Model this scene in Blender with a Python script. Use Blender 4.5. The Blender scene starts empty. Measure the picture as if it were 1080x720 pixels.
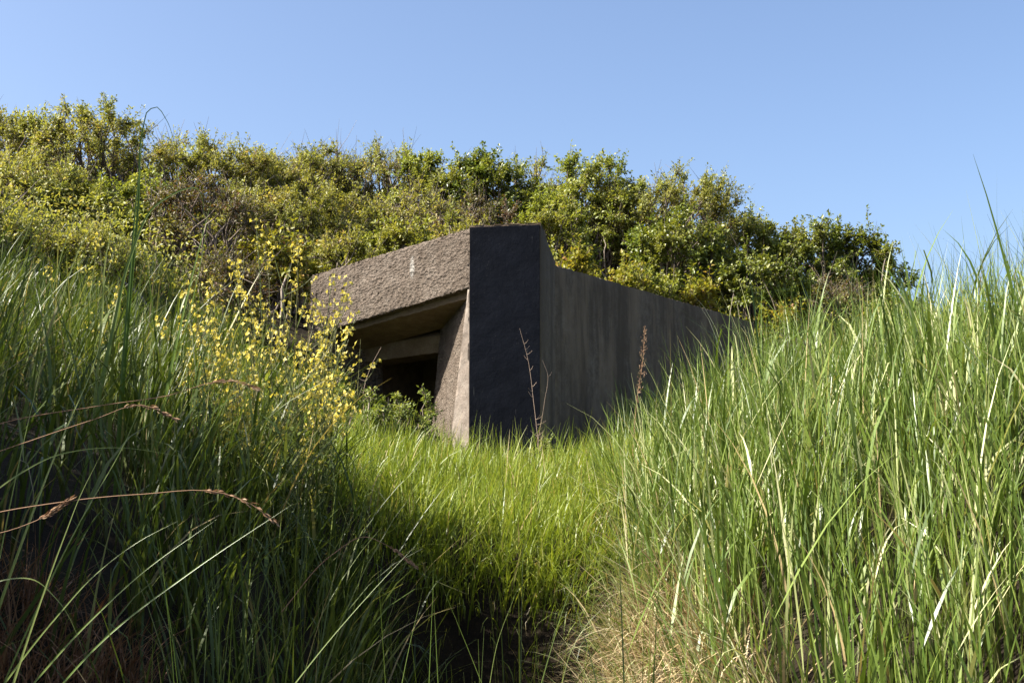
import bpy, math, random
import numpy as np
from mathutils import Vector

rad = math.radians
EYE = 1.6
F = 1350.0            # focal length in photo pixels (1080 wide)
PITCH = rad(6.0)
scene = bpy.context.scene
COL = scene.collection

# ------------------------------------------------------------------ camera
cam_d = bpy.data.cameras.new("camera")
cam_d.sensor_width = 36.0
cam_d.lens = 45.0
cam_d.clip_start = 0.05
cam_d.clip_end = 3000
cam = bpy.data.objects.new("camera", cam_d)
cam.location = (0, 0, EYE)
cam.rotation_euler = (rad(90) + PITCH, 0, 0)
COL.objects.link(cam)
scene.camera = cam

# ------------------------------------------------------------------ world + sun
SUN_EL = rad(43.0)
SUN_AZ = rad(-101.0)          # clockwise from +Y (camera forward); negative = left
SUN_DIR = Vector((math.sin(SUN_AZ) * math.cos(SUN_EL), math.cos(SUN_AZ) * math.cos(SUN_EL), math.sin(SUN_EL)))
world = bpy.data.worlds.new("World")
scene.world = world
world.use_nodes = True
wn = world.node_tree
sky = wn.nodes.new("ShaderNodeTexSky")
sky.sky_type = 'NISHITA'
sky.sun_disc = False
sky.sun_elevation = SUN_EL
sky.sun_rotation = SUN_AZ
sky.altitude = 20
sky.air_density = 0.8
sky.dust_density = 3.0
sky.ozone_density = 2.8
bg = wn.nodes["Background"]
bg.inputs["Strength"].default_value = 0.083
wn.links.new(sky.outputs[0], bg.inputs["Color"])

sun_d = bpy.data.lights.new("sun", 'SUN')
sun_d.energy = 5.0
sun_d.angle = rad(0.53)
sun_d.color = (1.0, 0.94, 0.84)
sun = bpy.data.objects.new("sun", sun_d)
sun.rotation_euler = SUN_DIR.to_track_quat('Z', 'Y').to_euler()
sun.location = SUN_DIR * 60
COL.objects.link(sun)

scene.render.engine = 'CYCLES'
vs = scene.view_settings
vs.view_transform = 'Standard'
vs.look = 'None'
vs.exposure = 1.68
vs.gamma = 1.0
vs.use_curve_mapping = False
try:
    scene.cycles.max_bounces = 8
    scene.cycles.transmission_bounces = 6
    scene.cycles.diffuse_bounces = 4
except Exception:
    pass

# ------------------------------------------------------------------ helpers
def ray(px, py, y):
    """world point at depth y (along +Y) seen at photo pixel px,py"""
    xc = (px - 540) / F
    zc = (360 - py) / F
    dy = math.cos(PITCH) - zc * math.sin(PITCH)
    dz = math.sin(PITCH) + zc * math.cos(PITCH)
    return np.array((xc / dy * y, y, EYE + dz / dy * y))

def mesh_obj(name, verts, faces, mat, parent=None, attrs=None, smooth=True, mats=None, mat_idx=None):
    verts = np.ascontiguousarray(verts, dtype=np.float32)
    faces = np.asarray(faces, dtype=np.int32)
    me = bpy.data.meshes.new(name)
    nv, (nf, k) = len(verts), faces.shape
    me.vertices.add(nv)
    me.vertices.foreach_set("co", verts.ravel())
    me.loops.add(nf * k)
    me.loops.foreach_set("vertex_index", faces.ravel())
    me.polygons.add(nf)
    me.polygons.foreach_set("loop_start", np.arange(0, nf * k, k, dtype=np.int32))
    me.update(calc_edges=True)
    me.validate(clean_customdata=False)
    me.polygons.foreach_set("use_smooth", np.full(len(me.polygons), smooth, dtype=bool))
    if attrs:
        for an, av in attrs.items():
            a = me.attributes.new(an, 'FLOAT', 'POINT')
            a.data.foreach_set("value", np.ascontiguousarray(av, dtype=np.float32))
    for m in (mats or [mat]):
        me.materials.append(m)
    if mat_idx is not None and len(me.polygons) == len(mat_idx):
        me.polygons.foreach_set("material_index", np.asarray(mat_idx, dtype=np.int32))
    o = bpy.data.objects.new(name, me)
    COL.objects.link(o)
    if parent is not None:
        o.parent = parent
    return o

def empty(name, loc):
    o = bpy.data.objects.new(name, None)
    o.empty_display_size = 0.1
    o.location = loc
    COL.objects.link(o)
    return o

def tag(o, label=None, cat=None, group=None, kind=None):
    if label: o["label"] = label
    if cat: o["category"] = cat
    if group: o["group"] = group
    if kind: o["kind"] = kind
    return o

def unit(v):
    return v / np.maximum(np.linalg.norm(v, axis=-1, keepdims=True), 1e-9)

class Geo:
    """collects quads (tris are quads with a repeated vertex avoided by using tri arrays)"""
    def __init__(self):
        self.v, self.f, self.a, self.t, self.n = [], [], [], [], 0
    def add(self, v, f, rnd=None, tt=None):
        v = np.asarray(v, float).reshape(-1, 3)
        f = np.asarray(f, int)
        self.v.append(v); self.f.append(f + self.n)
        self.a.append(np.zeros(len(v)) if rnd is None else np.broadcast_to(rnd, len(v)))
        self.t.append(np.zeros(len(v)) if tt is None else np.broadcast_to(tt, len(v)))
        self.n += len(v)
    def build(self, name, mat, parent=None, smooth=True, origin=None, **kw):
        v = np.concatenate(self.v)
        if origin is not None: v = v - np.asarray(origin)
        return mesh_obj(name, v, np.concatenate(self.f), mat, parent,
                        {"rnd": np.concatenate(self.a), "tt": np.concatenate(self.t)}, smooth, **kw)

def tubes(spine, radius, sides=4):
    """spine (N,S,3), radius (N,S) -> verts, quads"""
    spine = np.asarray(spine, float); radius = np.asarray(radius, float)
    N, S, _ = spine.shape
    tan = np.gradient(spine, axis=1)
    tan = unit(tan)
    ref = np.where(np.abs(tan[:, :1, 2:3]) > 0.85, np.array([1.0, 0, 0]), np.array([0, 0, 1.0]))
    ref = np.broadcast_to(ref, tan.shape)
    u = unit(np.cross(tan, ref)); w = np.cross(tan, u)
    ang = np.arange(sides) / sides * 2 * math.pi
    v = (spine[:, :, None, :] + radius[:, :, None, None] *
         (np.cos(ang)[None, None, :, None] * u[:, :, None, :] + np.sin(ang)[None, None, :, None] * w[:, :, None, :]))
    idx = np.arange(N * S * sides).reshape(N, S, sides)
    a = idx[:, :-1, :]; b = idx[:, 1:, :]
    f = np.stack([a, np.roll(a, -1, 2), np.roll(b, -1, 2), b], -1).reshape(-1, 4)
    return v.reshape(-1, 3), f

def blades(rs, base, L, w, phi, lean, curv, S=5, twist=0.5, wmin=0.06, face=None, vfold=0.0, peak=0.25):
    """ribbons; returns verts, quads, tt. phi: azimuth of bending, lean: start angle, curv: extra angle at tip"""
    N = len(base)
    t = np.linspace(0, 1, S + 1)
    ang = lean[:, None] + curv[:, None] * (t[None, :] ** 1.6)
    mid = 0.5 * (ang[:, 1:] + ang[:, :-1])
    ds = (L / S)[:, None]
    hor = np.concatenate([np.zeros((N, 1)), np.cumsum(np.sin(mid) * ds, 1)], 1)
    ver = np.concatenate([np.zeros((N, 1)), np.cumsum(np.cos(mid) * ds, 1)], 1)
    d = np.stack([np.cos(phi), np.sin(phi), np.zeros(N)], -1)
    sp = base[:, None, :] + hor[:, :, None] * d[:, None, :]
    sp[:, :, 2] += ver
    side_phi = phi + math.pi / 2 + (rs.normal(0, twist, N) if face is None else face)
    tw = side_phi[:, None] + rs.normal(0, twist * 0.7, N)[:, None] * t[None, :]
    wv = np.stack([np.cos(tw), np.sin(tw), np.zeros_like(tw)], -1)
    prof = np.clip(np.minimum((t + 0.12) / (peak + 0.12), ((1 - t) / (1 - peak)) ** 0.8), wmin, 1)
    hw = 0.5 * w[:, None] * prof[None, :]
    l = sp - wv * hw[:, :, None]; r = sp + wv * hw[:, :, None]
    v = np.stack([l, r], 2)                     # N,S+1,2,3
    idx = np.arange(N * (S + 1) * 2).reshape(N, S + 1, 2)
    f = np.stack([idx[:, :-1, 0], idx[:, :-1, 1], idx[:, 1:, 1], idx[:, 1:, 0]], -1).reshape(-1, 4)
    tt = np.broadcast_to(t[None, :, None], (N, S + 1, 2)).reshape(-1)
    return v.reshape(-1, 3), f, tt

def leaves(rs, pos, direc, nrm, ln, wd, fold=0.25):
    """rhombic folded leaves: N*(4 verts, 2 tris)"""
    N = len(pos)
    d = unit(direc)
    s = unit(np.cross(d, nrm)); n = np.cross(s, d)
    ln = ln[:, None]; wd = wd[:, None]
    b = pos
    tip = pos + d * ln - n * ln * 0.12
    m = pos + d * ln * 0.45
    l = m - s * wd * 0.5 + n * wd * fold
    r = m + s * wd * 0.5 + n * wd * fold
    v = np.stack([b, l, tip, r], 1).reshape(-1, 3)
    i = np.arange(N)[:, None] * 4
    f = np.concatenate([i + np.array([[0, 2, 1]]), i + np.array([[0, 3, 2]])], 1).reshape(-1, 3)
    return v, f

# ------------------------------------------------------------------ materials
def new_mat(name):
    m = bpy.data.materials.new(name); m.use_nodes = True
    nt = m.node_tree
    return m, nt, nt.nodes["Principled BSDF"], nt.nodes["Material Output"]

def ramp(nt, stops, fac):
    r = nt.nodes.new("ShaderNodeValToRGB")
    el = r.color_ramp.elements
    while len(el) < len(stops): el.new(0.5)
    for e, (p, c) in zip(el, stops):
        e.position = p; e.color = (*c, 1)
    nt.links.new(fac, r.inputs[0])
    return r.outputs[0]

def attr(nt, name):
    a = nt.nodes.new("ShaderNodeAttribute"); a.attribute_name = name
    return a.outputs["Fac"]

def leaf_material(name, stops, rough=0.5, transl=0.35, spec=0.4, tcol=(1.25, 1.2, 0.55), root=None, patch=0.0):
    m, nt, p, out = new_mat(name)
    col = ramp(nt, stops, attr(nt, "rnd"))
    if patch:
        tc = nt.nodes.new("ShaderNodeTexCoord")
        nz = nt.nodes.new("ShaderNodeTexNoise"); nz.inputs["Scale"].default_value = patch
        nz.inputs["Detail"].default_value = 2
        nt.links.new(tc.outputs["Object"], nz.inputs["Vector"])
        hv = nt.nodes.new("ShaderNodeHueSaturation")
        mr = nt.nodes.new("ShaderNodeMapRange")
        mr.inputs[1].default_value = 0.3; mr.inputs[2].default_value = 0.7
        mr.inputs[3].default_value = 0.475; mr.inputs[4].default_value = 0.515
        nt.links.new(nz.outputs[0], mr.inputs[0]); nt.links.new(mr.outputs[0], hv.inputs["Hue"])
        nt.links.new(col, hv.inputs["Color"]); col = hv.outputs[0]
    if root is not None:  # darkens the blade feet, painting in the shade low between stems
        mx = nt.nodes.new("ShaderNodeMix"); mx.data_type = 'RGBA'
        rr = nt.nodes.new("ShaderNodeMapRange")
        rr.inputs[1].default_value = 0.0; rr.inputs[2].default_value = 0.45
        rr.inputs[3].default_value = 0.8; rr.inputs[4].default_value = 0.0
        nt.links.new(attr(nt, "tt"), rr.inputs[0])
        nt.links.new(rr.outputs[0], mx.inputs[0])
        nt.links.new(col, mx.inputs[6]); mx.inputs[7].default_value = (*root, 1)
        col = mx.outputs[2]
    nt.links.new(col, p.inputs["Base Color"])
    p.inputs["Roughness"].default_value = rough
    p.inputs["Specular IOR Level"].default_value = spec
    tr = nt.nodes.new("ShaderNodeBsdfTranslucent")
    tm = nt.nodes.new("ShaderNodeMix"); tm.data_type = 'RGBA'; tm.blend_type = 'MULTIPLY'
    tm.inputs[0].default_value = 1.0
    nt.links.new(col, tm.inputs[6]); tm.inputs[7].default_value = (*tcol, 1)
    nt.links.new(tm.outputs[2], tr.inputs[0])
    ms = nt.nodes.new("ShaderNodeMixShader"); ms.inputs[0].default_value = transl
    nt.links.new(p.outputs[0], ms.inputs[1]); nt.links.new(tr.outputs[0], ms.inputs[2])
    nt.links.new(ms.outputs[0], out.inputs[0])
    return m

def bark_material(name, stops, rough=0.85):
    m, nt, p, out = new_mat(name)
    nt.links.new(ramp(nt, stops, attr(nt, "rnd")), p.inputs["Base Color"])
    p.inputs["Roughness"].default_value = rough
    p.inputs["Specular IOR Level"].default_value = 0.2
    return m

def tex(nt, kind, scale, detail=4, rough=0.6, vec=None):
    n = nt.nodes.new("ShaderNodeTex" + kind)
    n.inputs["Scale"].default_value = scale
    if kind == "Noise":
        n.inputs["Detail"].default_value = detail; n.inputs["Roughness"].default_value = rough
    if vec is not None: nt.links.new(vec, n.inputs["Vector"])
    return n

def mixc(nt, fac, a, b, mode='MIX'):
    mx = nt.nodes.new("ShaderNodeMix"); mx.data_type = 'RGBA'; mx.blend_type = mode
    for i, v in ((0, fac), (6, a), (7, b)):
        if isinstance(v, (int, float)): mx.inputs[i].default_value = v
        elif isinstance(v, tuple): mx.inputs[i].default_value = (*v, 1)
        else: nt.links.new(v, mx.inputs[i])
    return mx.outputs[2]

def mrange(nt, v, a, b, c=0.0, d=1.0):
    m = nt.nodes.new("ShaderNodeMapRange")
    nt.links.new(v, m.inputs[0])
    for i, x in zip((1, 2, 3, 4), (a, b, c, d)): m.inputs[i].default_value = x
    return m.outputs[0]

def bump(nt, h, strength, dist, prev=None):
    b = nt.nodes.new("ShaderNodeBump")
    b.inputs["Strength"].default_value = strength; b.inputs["Distance"].default_value = dist
    nt.links.new(h, b.inputs["Height"])
    if prev is not None: nt.links.new(prev, b.inputs["Normal"])
    return b.outputs[0]

def concrete_material(name, c1, c2, c3, streak=0.0, bump_s=0.6, pits=True, white_at=None):
    m, nt, p, out = new_mat(name)
    tc = nt.nodes.new("ShaderNodeTexCoord").outputs["Object"]
    big = tex(nt, "Noise", 1.6, 5, 0.65, tc).outputs[0]
    mid = tex(nt, "Noise", 9, 6, 0.7, tc).outputs[0]
    fine = tex(nt, "Noise", 70, 5, 0.7, tc).outputs[0]
    col = ramp(nt, [(0.32, c1), (0.5, c2), (0.68, c3)], mid)
    col = mixc(nt, mrange(nt, big, 0.35, 0.65, 0, 0.6), col, c1)
    col = mixc(nt, 0.55, col, ramp(nt, [(0.3, (0.35, 0.33, 0.3)), (0.7, (1, 1, 1))], fine), 'MULTIPLY')
    if streak:
        mp = nt.nodes.new("ShaderNodeMapping"); mp.inputs["Scale"].default_value = (2.0, 2.0, 0.13)
        nt.links.new(tc, mp.inputs[0])
        stn = tex(nt, "Noise", 1.5, 6, 0.7, mp.outputs[0]); stn.inputs['Distortion'].default_value = .6; st = stn.outputs[0]
        col = mixc(nt, mrange(nt, st, 0.43, 0.57, 0, streak), col, (0.085, 0.06, 0.038))
        mp2 = nt.nodes.new("ShaderNodeMapping"); mp2.inputs["Scale"].default_value = (2.6, 2.6, 0.5)
        nt.links.new(tc, mp2.inputs[0])
        st2 = tex(nt, "Noise", 1.5, 4, 0.6, mp2.outputs[0]).outputs[0]
        col = mixc(nt, mrange(nt, st2, 0.48, 0.64, 0, 0.4), col, (0.30, 0.21, 0.13))
    if white_at is not None:
        # pale lichen / lime run with a shape of its own
        mp = nt.nodes.new("ShaderNodeMapping"); mp.vector_type = 'TEXTURE'
        mp.inputs["Location"].default_value = white_at; mp.inputs["Scale"].default_value = (0.05, 0.2, 0.21)
        nt.links.new(tc, mp.inputs[0])
        g = nt.nodes.new("ShaderNodeTexGradient"); g.gradient_type = 'SPHERICAL'
        nt.links.new(mp.outputs[0], g.inputs[0])
        nz = tex(nt, "Noise", 28, 4, 0.7, tc).outputs[0]
        ml = nt.nodes.new("ShaderNodeMath"); ml.operation = 'MULTIPLY'
        nt.links.new(g.outputs["Fac"], ml.inputs[0]); nt.links.new(nz, ml.inputs[1])
        col = mixc(nt, mrange(nt, ml.outputs[0], 0.20, 0.36, 0, 0.6), col, (0.55, 0.53, 0.48))
    nt.links.new(col, p.inputs["Base Color"])
    p.inputs["Roughness"].default_value = 0.92
    if bump_s > .8:
        mpx = nt.nodes.new("ShaderNodeMapping"); mpx.inputs["Scale"].default_value = (1, 1, 1.7)
        nt.links.new(tc, mpx.inputs[0])
        gr = tex(nt, "Noise", 24, 6, 0.75, mpx.outputs[0]).outputs[0]
        chips = tex(nt, "Voronoi", 26, vec=mpx.outputs[0]).outputs[0]
    p.inputs["Specular IOR Level"].default_value = 0.25
    n = bump(nt, mid, bump_s * 0.5, 0.03)
    n = bump(nt, fine, bump_s, 0.006, n)
    if bump_s > .8:
        n = bump(nt, gr, 1.0, 0.085, n)
        n = bump(nt, chips, 0.9, 0.04, n)
    if pits:
        vo = tex(nt, "Voronoi", 38, vec=tc).outputs[0]
        n = bump(nt, mrange(nt, vo, 0.0, 0.22), bump_s * 0.6, 0.008, n)
    nt.links.new(n, p.inputs["Normal"])
    return m

M = {}
M['concrete_rough'] = concrete_material("rough_concrete", (0.155, 0.118, 0.088), (0.235, 0.188, 0.148), (0.315, 0.262, 0.212), bump_s=0.9)
M['concrete_lintel'] = concrete_material("rough_lintel_concrete", (0.155, 0.118, 0.088), (0.235, 0.188, 0.148), (0.315, 0.262, 0.212), bump_s=0.9, white_at=(-0.98, 0.19, 1.83))
M['concrete_smooth'] = concrete_material("smooth_concrete", (0.19, 0.155, 0.125), (0.27, 0.225, 0.19), (0.34, 0.295, 0.25), bump_s=0.6)
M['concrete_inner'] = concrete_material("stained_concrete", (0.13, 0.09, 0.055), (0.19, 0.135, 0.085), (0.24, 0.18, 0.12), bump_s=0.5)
M['concrete_wall'] = concrete_material("streaked_concrete", (0.12, 0.087, 0.058), (0.185, 0.138, 0.095), (0.24, 0.188, 0.135), streak=0.85, bump_s=0.5)

def bitumen():
    m, nt, p, out = new_mat("black_bitumen_paint")
    tc = nt.nodes.new("ShaderNodeTexCoord").outputs["Object"]
    a = tex(nt, "Noise", 3.5, 5, 0.65, tc).outputs[0]
    b = tex(nt, "Noise", 40, 6, 0.7, tc).outputs[0]
    col = ramp(nt, [(0.3, (0.003, 0.0038, 0.0065)), (0.7, (0.0075, 0.009, 0.014))], a)
    col = mixc(nt, mrange(nt, b, 0.62, 0.74, 0, 0.6), col, (0.06, 0.058, 0.056))
    mp = nt.nodes.new("ShaderNodeMapping"); mp.inputs["Rotation"].default_value = (0, 0.5, 0)
    mp.inputs["Scale"].default_value = (30, 1, 2.0)
    nt.links.new(tc, mp.inputs[0])
    s = tex(nt, "Noise", 1.2, 3, 0.6, mp.outputs[0]).outputs[0]
    col = mixc(nt, mrange(nt, s, 0.72, 0.76, 0, 0.5), col, (0.12, 0.12, 0.12))
    nt.links.new(col, p.inputs["Base Color"])
    nt.links.new(mrange(nt, a, 0.3, 0.7, 0.6, 0.85), p.inputs["Roughness"])
    p.inputs["Specular IOR Level"].default_value = 0.06
    n = bump(nt, a, 0.3, 0.03); n = bump(nt, b, 0.35, 0.004, n)
    nt.links.new(n, p.inputs["Normal"])
    return m
M['bitumen'] = bitumen()

def soil():
    m, nt, p, out = new_mat("dark_soil")
    tc = nt.nodes.new("ShaderNodeTexCoord").outputs["Object"]
    a = tex(nt, "Noise", 2.2, 6, 0.7, tc).outputs[0]
    b = tex(nt, "Noise", 45, 6, 0.7, tc).outputs[0]
    col = ramp(nt, [(0.3, (0.013, 0.009, 0.006)), (0.55, (0.026, 0.019, 0.011)), (0.75, (0.024, 0.026, 0.01))], a)
    col = mixc(nt, 0.6, col, ramp(nt, [(0.3, (0.4, 0.4, 0.4)), (0.7, (1, 1, 1))], b), 'MULTIPLY')
    nt.links.new(col, p.inputs["Base Color"]); p.inputs["Roughness"].default_value = 0.95
    p.inputs["Specular IOR Level"].default_value = 0.15
    n = bump(nt, a, 0.6, 0.08); n = bump(nt, b, 0.8, 0.02, n)
    nt.links.new(n, p.inputs["Normal"])
    return m
M['soil'] = soil()

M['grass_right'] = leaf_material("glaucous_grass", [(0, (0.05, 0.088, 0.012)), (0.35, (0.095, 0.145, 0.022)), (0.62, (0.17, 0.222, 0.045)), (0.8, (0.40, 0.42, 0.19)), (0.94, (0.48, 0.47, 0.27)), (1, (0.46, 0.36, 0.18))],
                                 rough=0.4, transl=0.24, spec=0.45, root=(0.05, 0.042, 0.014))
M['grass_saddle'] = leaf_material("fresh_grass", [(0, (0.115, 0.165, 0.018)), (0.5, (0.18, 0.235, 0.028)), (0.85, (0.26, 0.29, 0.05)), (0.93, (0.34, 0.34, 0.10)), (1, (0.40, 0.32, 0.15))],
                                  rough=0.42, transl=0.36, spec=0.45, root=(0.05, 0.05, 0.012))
M['grass_left'] = leaf_material("shade_darkened_grass", [(0, (0.034, 0.058, 0.009)), (0.45, (0.062, 0.092, 0.015)), (0.8, (0.12, 0.15, 0.034)), (0.93, (0.22, 0.225, 0.08)), (1, (0.28, 0.22, 0.10))],  # green darkened to deepen the shade on the left bank
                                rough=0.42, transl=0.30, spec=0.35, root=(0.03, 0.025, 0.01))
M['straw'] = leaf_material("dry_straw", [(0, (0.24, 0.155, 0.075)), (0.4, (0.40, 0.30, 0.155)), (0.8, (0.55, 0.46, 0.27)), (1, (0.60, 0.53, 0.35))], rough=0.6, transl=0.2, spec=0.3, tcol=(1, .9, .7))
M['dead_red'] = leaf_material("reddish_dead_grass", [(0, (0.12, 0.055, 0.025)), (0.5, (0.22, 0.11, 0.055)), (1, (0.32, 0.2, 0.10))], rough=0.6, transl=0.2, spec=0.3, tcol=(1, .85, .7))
M['lf_olive'] = leaf_material("olive_leaves", [(0, (0.15, 0.17, 0.034)), (0.5, (0.24, 0.25, 0.056)), (0.85, (0.32, 0.315, 0.085)), (1, (0.35, 0.26, 0.10))], rough=0.48, transl=0.42, patch=1.3)
M['lf_bright'] = leaf_material("bright_leaves", [(0, (0.135, 0.17, 0.024)), (0.5, (0.21, 0.24, 0.04)), (0.9, (0.29, 0.305, 0.06)), (1, (0.36, 0.33, 0.09))], rough=0.42, transl=0.40, patch=1.2)
M['lf_dark'] = leaf_material("dark_glossy_leaves", [(0, (0.08, 0.115, 0.016)), (0.5, (0.14, 0.175, 0.026)), (1, (0.23, 0.24, 0.045))], rough=0.38, transl=0.36, spec=0.5, patch=1.2)
M['lf_young'] = leaf_material("young_leaves", [(0, (0.168, 0.192, 0.022)), (0.5, (0.240, 0.228, 0.031)), (0.85, (0.312, 0.240, 0.054)), (1, (0.384, 0.180, 0.090))], rough=0.45, transl=0.4)
M['lf_brown'] = leaf_material("browned_leaves", [(0, (0.07, 0.075, 0.014)), (0.5, (0.115, 0.10, 0.022)), (0.75, (0.13, 0.075, 0.03)), (1, (0.15, 0.07, 0.035))], rough=0.5, transl=0.3)
M['bark'] = bark_material("grey_brown_bark", [(0, (0.075, 0.055, 0.04)), (0.6, (0.14, 0.11, 0.085)), (1, (0.24, 0.20, 0.165))])
M['twig_dry'] = bark_material("dry_twig", [(0, (0.20, 0.14, 0.10)), (1, (0.34, 0.25, 0.19))])
M['stem'] = leaf_material("weed_stem", [(0, (0.11, 0.14, 0.04)), (1, (0.17, 0.16, 0.07))], rough=0.5, transl=0.1)
M['weedleaf'] = leaf_material("weed_leaf", [(0, (0.13, 0.17, 0.035)), (0.6, (0.21, 0.25, 0.06)), (1, (0.31, 0.31, 0.12))], rough=0.5, transl=0.35)
M['petal'] = leaf_material("yellow_petals", [(0, (0.60, 0.48, 0.06)), (0.7, (0.68, 0.57, 0.13)), (1, (0.72, 0.65, 0.32))], rough=0.55, transl=0.4, spec=0.25, tcol=(1.0, 1.0, 0.6))
M['seed'] = leaf_material("seed_head", [(0, (0.20, 0.11, 0.06)), (0.6, (0.32, 0.20, 0.12)), (1, (0.42, 0.31, 0.2))], rough=0.7, transl=0.2, spec=0.2, tcol=(1, .9, .7))
M['blade_near'] = leaf_material("near_grass_blade", [(0, (0.07, 0.125, 0.02)), (0.6, (0.11, 0.17, 0.03)), (1, (0.18, 0.22, 0.06))], rough=0.35, transl=0.35, spec=0.5)

# ------------------------------------------------------------------ terrain
CP = np.array([
 (0,0,-1.6),(-1.5,0,-1.2),(1.5,0,-1.3),(0,-3,-1.9),(-4,-3,-.9),(4,-3,-1.0),(-4,0,-.3),(4,0,-.5),
 (.1,2.5,-1.6),(-.6,2.5,-1.4),(-1.2,2.5,-.75),(-2.5,2.5,.05),(.75,2.5,-1.3),(1.4,2.5,-.75),(2.8,2.5,-.15),
 (.05,4,-1.6),(-.45,4,-1.38),(-1.1,4,-.48),(-2.0,4,.02),(-3.5,4,.42),(.36,4,-1.25),(.6,4,-.68),(1.1,4,-.42),(1.8,4,-.05),(3,4,.22),
 (.05,5,-1.5),(-.45,5,-1.2),(-.95,5,-.42),(-1.3,5,-.16),(-2,5,.12),(-4,5,.7),(.36,5,-1.15),(.58,5,-.56),(1.2,5,-.22),(2,5,.15),(3.2,5,.38),
 (.05,5.7,-1.5),(-.5,5.65,-1.15),(.05,6.4,-1.35),(-.5,6.35,-1.0),(.4,6.3,-1.0),(.05,7.05,-.50),(-.6,7.0,-.34),(-.95,6.3,-.3),(-1.4,6,-.03),(-2.5,6,.32),(.7,6,-.35),(1.5,6,.05),(2.6,6,.32),
 (.1,7.8,-.38),(-.8,7.7,-.16),(-1.6,7.5,.08),(-3,7.5,.55),(.9,7.5,-.12),(1.7,7.5,.2),(3,7.5,.42),
 (0,9.5,-.16),(-1,9.5,.05),(-2.2,9.5,.45),(-4,9.5,1.2),(1,9.5,.03),(2,9.5,.3),(3.5,9.5,.5),
 (0,11.6,-.02),(-.8,11.8,.08),(-1.6,12.0,.36),(-2.5,12.3,1.05),(-4.2,12,1.9),(.8,12,.08),(1.8,13,.32),(3.2,13,.65),(5,12,.75),
 (-2.6,14.2,1.75),(-5,15,2.8),(3,15.2,.85),(4.2,17,1.7),(6,15,1.3),
 (-8,20,3.9),(-4,20,3.5),(0,20,3.2),(3,20,2.8),(6,20,2.2),(9,20,1.7),(-8,26,5),(0,26,4),(5,26,3.2),(10,26,2.0),
 (-12,14,3.4),(-8,10,2.5),(-6,6,1.3),(8,10,.9),(6,6,.75),(-16,20,4.5),(16,20,1.0)], float)

def _tps():
    n = len(CP)
    d = np.linalg.norm(CP[:, None, :2] - CP[None, :, :2], axis=-1)
    K = np.where(d > 0, d * d * np.log(d + 1e-12), 0) + np.eye(n) * 0.006
    Pm = np.concatenate([np.ones((n, 1)), CP[:, :2]], 1)
    A = np.block([[K, Pm], [Pm.T, np.zeros((3, 3))]])
    return np.linalg.solve(A, np.concatenate([CP[:, 2], np.zeros(3)]))
TW = _tps()

# bunker plan
A2 = np.array((-0.40, 12.0)); B2 = np.array((-2.15, 13.18))
DL = (B2 - A2) / np.linalg.norm(B2 - A2)          # along the lintel, to the left
NI = np.array((-DL[1], DL[0])) * -1.0              # into the bunker
if NI[1] < 0: NI = -NI
W0 = np.array((0.44, 12.62)); W1 = np.array((3.35, 17.3))
DW = (W1 - W0) / np.linalg.norm(W1 - W0)
NW = np.array((-DW[1], DW[0]))                     # into the bunker (left/back)
BACKY = 16.4

def inside_depth(x, y):
    u = (x - A2[0]) * NI[0] + (y - A2[1]) * NI[1]
    v = (x - W0[0]) * NW[0] + (y - W0[1]) * NW[1]
    s = (x - A2[0]) * DL[0] + (y - A2[1]) * DL[1]
    return np.minimum(np.minimum(u, v), 2.25 - s), u, v

def lumps(x, y):
    return (0.035 * np.sin(2.3 * x + 1.1 * np.sin(1.7 * y)) * np.cos(1.9 * y + .6 * x)
            + 0.022 * np.sin(5.3 * x - 1.7 * y + 1.0) * np.sin(4.1 * y + 2 * np.sin(x))
            + 0.012 * np.sin(11 * x + 3 * y) * np.cos(9 * y - 4 * x))

def ground_z(x, y):
    x = np.asarray(x, float); y = np.asarray(y, float)
    shp = x.shape; xf = x.ravel(); yf = y.ravel()
    xc = np.clip(xf, -16, 16); yc = np.clip(yf, -3, 27)
    out = np.empty(len(xf))
    for i in range(0, len(xf), 20000):
        sl = slice(i, i + 20000)
        d = np.hypot(xc[sl, None] - CP[None, :, 0], yc[sl, None] - CP[None, :, 1])
        out[sl] = (np.where(d > 0, d * d * np.log(d + 1e-12), 0)) @ TW[:-3] + TW[-3] + TW[-2] * xc[sl] + TW[-1] * yc[sl]
    far = np.hypot(xf - xc, yf - yc)
    k = np.exp(-(far / 45.0) ** 2)
    out = out * k + (-2.0) * (1 - k)
    out += lumps(xf, yf) * np.clip(1 - far / 10, 0, 1)
    m, u, v = inside_depth(xf, yf)
    room = (m > -0.05) & (yf < 18.5)
    zin = np.where(m < 1.9, np.minimum(out, 0.25), np.maximum(out, 1.75))
    zin = np.where((m >= 1.9), np.maximum(zin, 1.75), zin)
    out = np.where(room & (m < 1.9), zin, np.where(room, zin, out))
    return (out + EYE).reshape(shp)

def spaced(lo, hi, step, ext, grow=1.22):
    mid = np.arange(lo, hi + 1e-6, step)
    l, r = [], []
    s = step; p = lo
    while p > -ext: s *= grow; p -= s; l.append(p)
    s = step; p = hi
    while p < ext: s *= grow; p += s; r.append(p)
    return np.array(l[::-1] + list(mid) + r)
gx = spaced(-5, 5, 0.09, 900); gy = spaced(-1, 19, 0.09, 900)
GX, GY = np.meshgrid(gx, gy)
GZ = ground_z(GX, GY)
nx, ny = len(gx), len(gy)
gi = np.arange(nx * ny).reshape(ny, nx)
gf = np.stack([gi[:-1, :-1], gi[:-1, 1:], gi[1:, 1:], gi[1:, :-1]], -1).reshape(-1, 4)
ground = mesh_obj("ground", np.stack([GX, GY, GZ], -1).reshape(-1, 3), gf, M['soil'])
tag(ground, "dark earth of the gully, banks and hillside under the grass and scrub", "ground", kind="structure")

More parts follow.
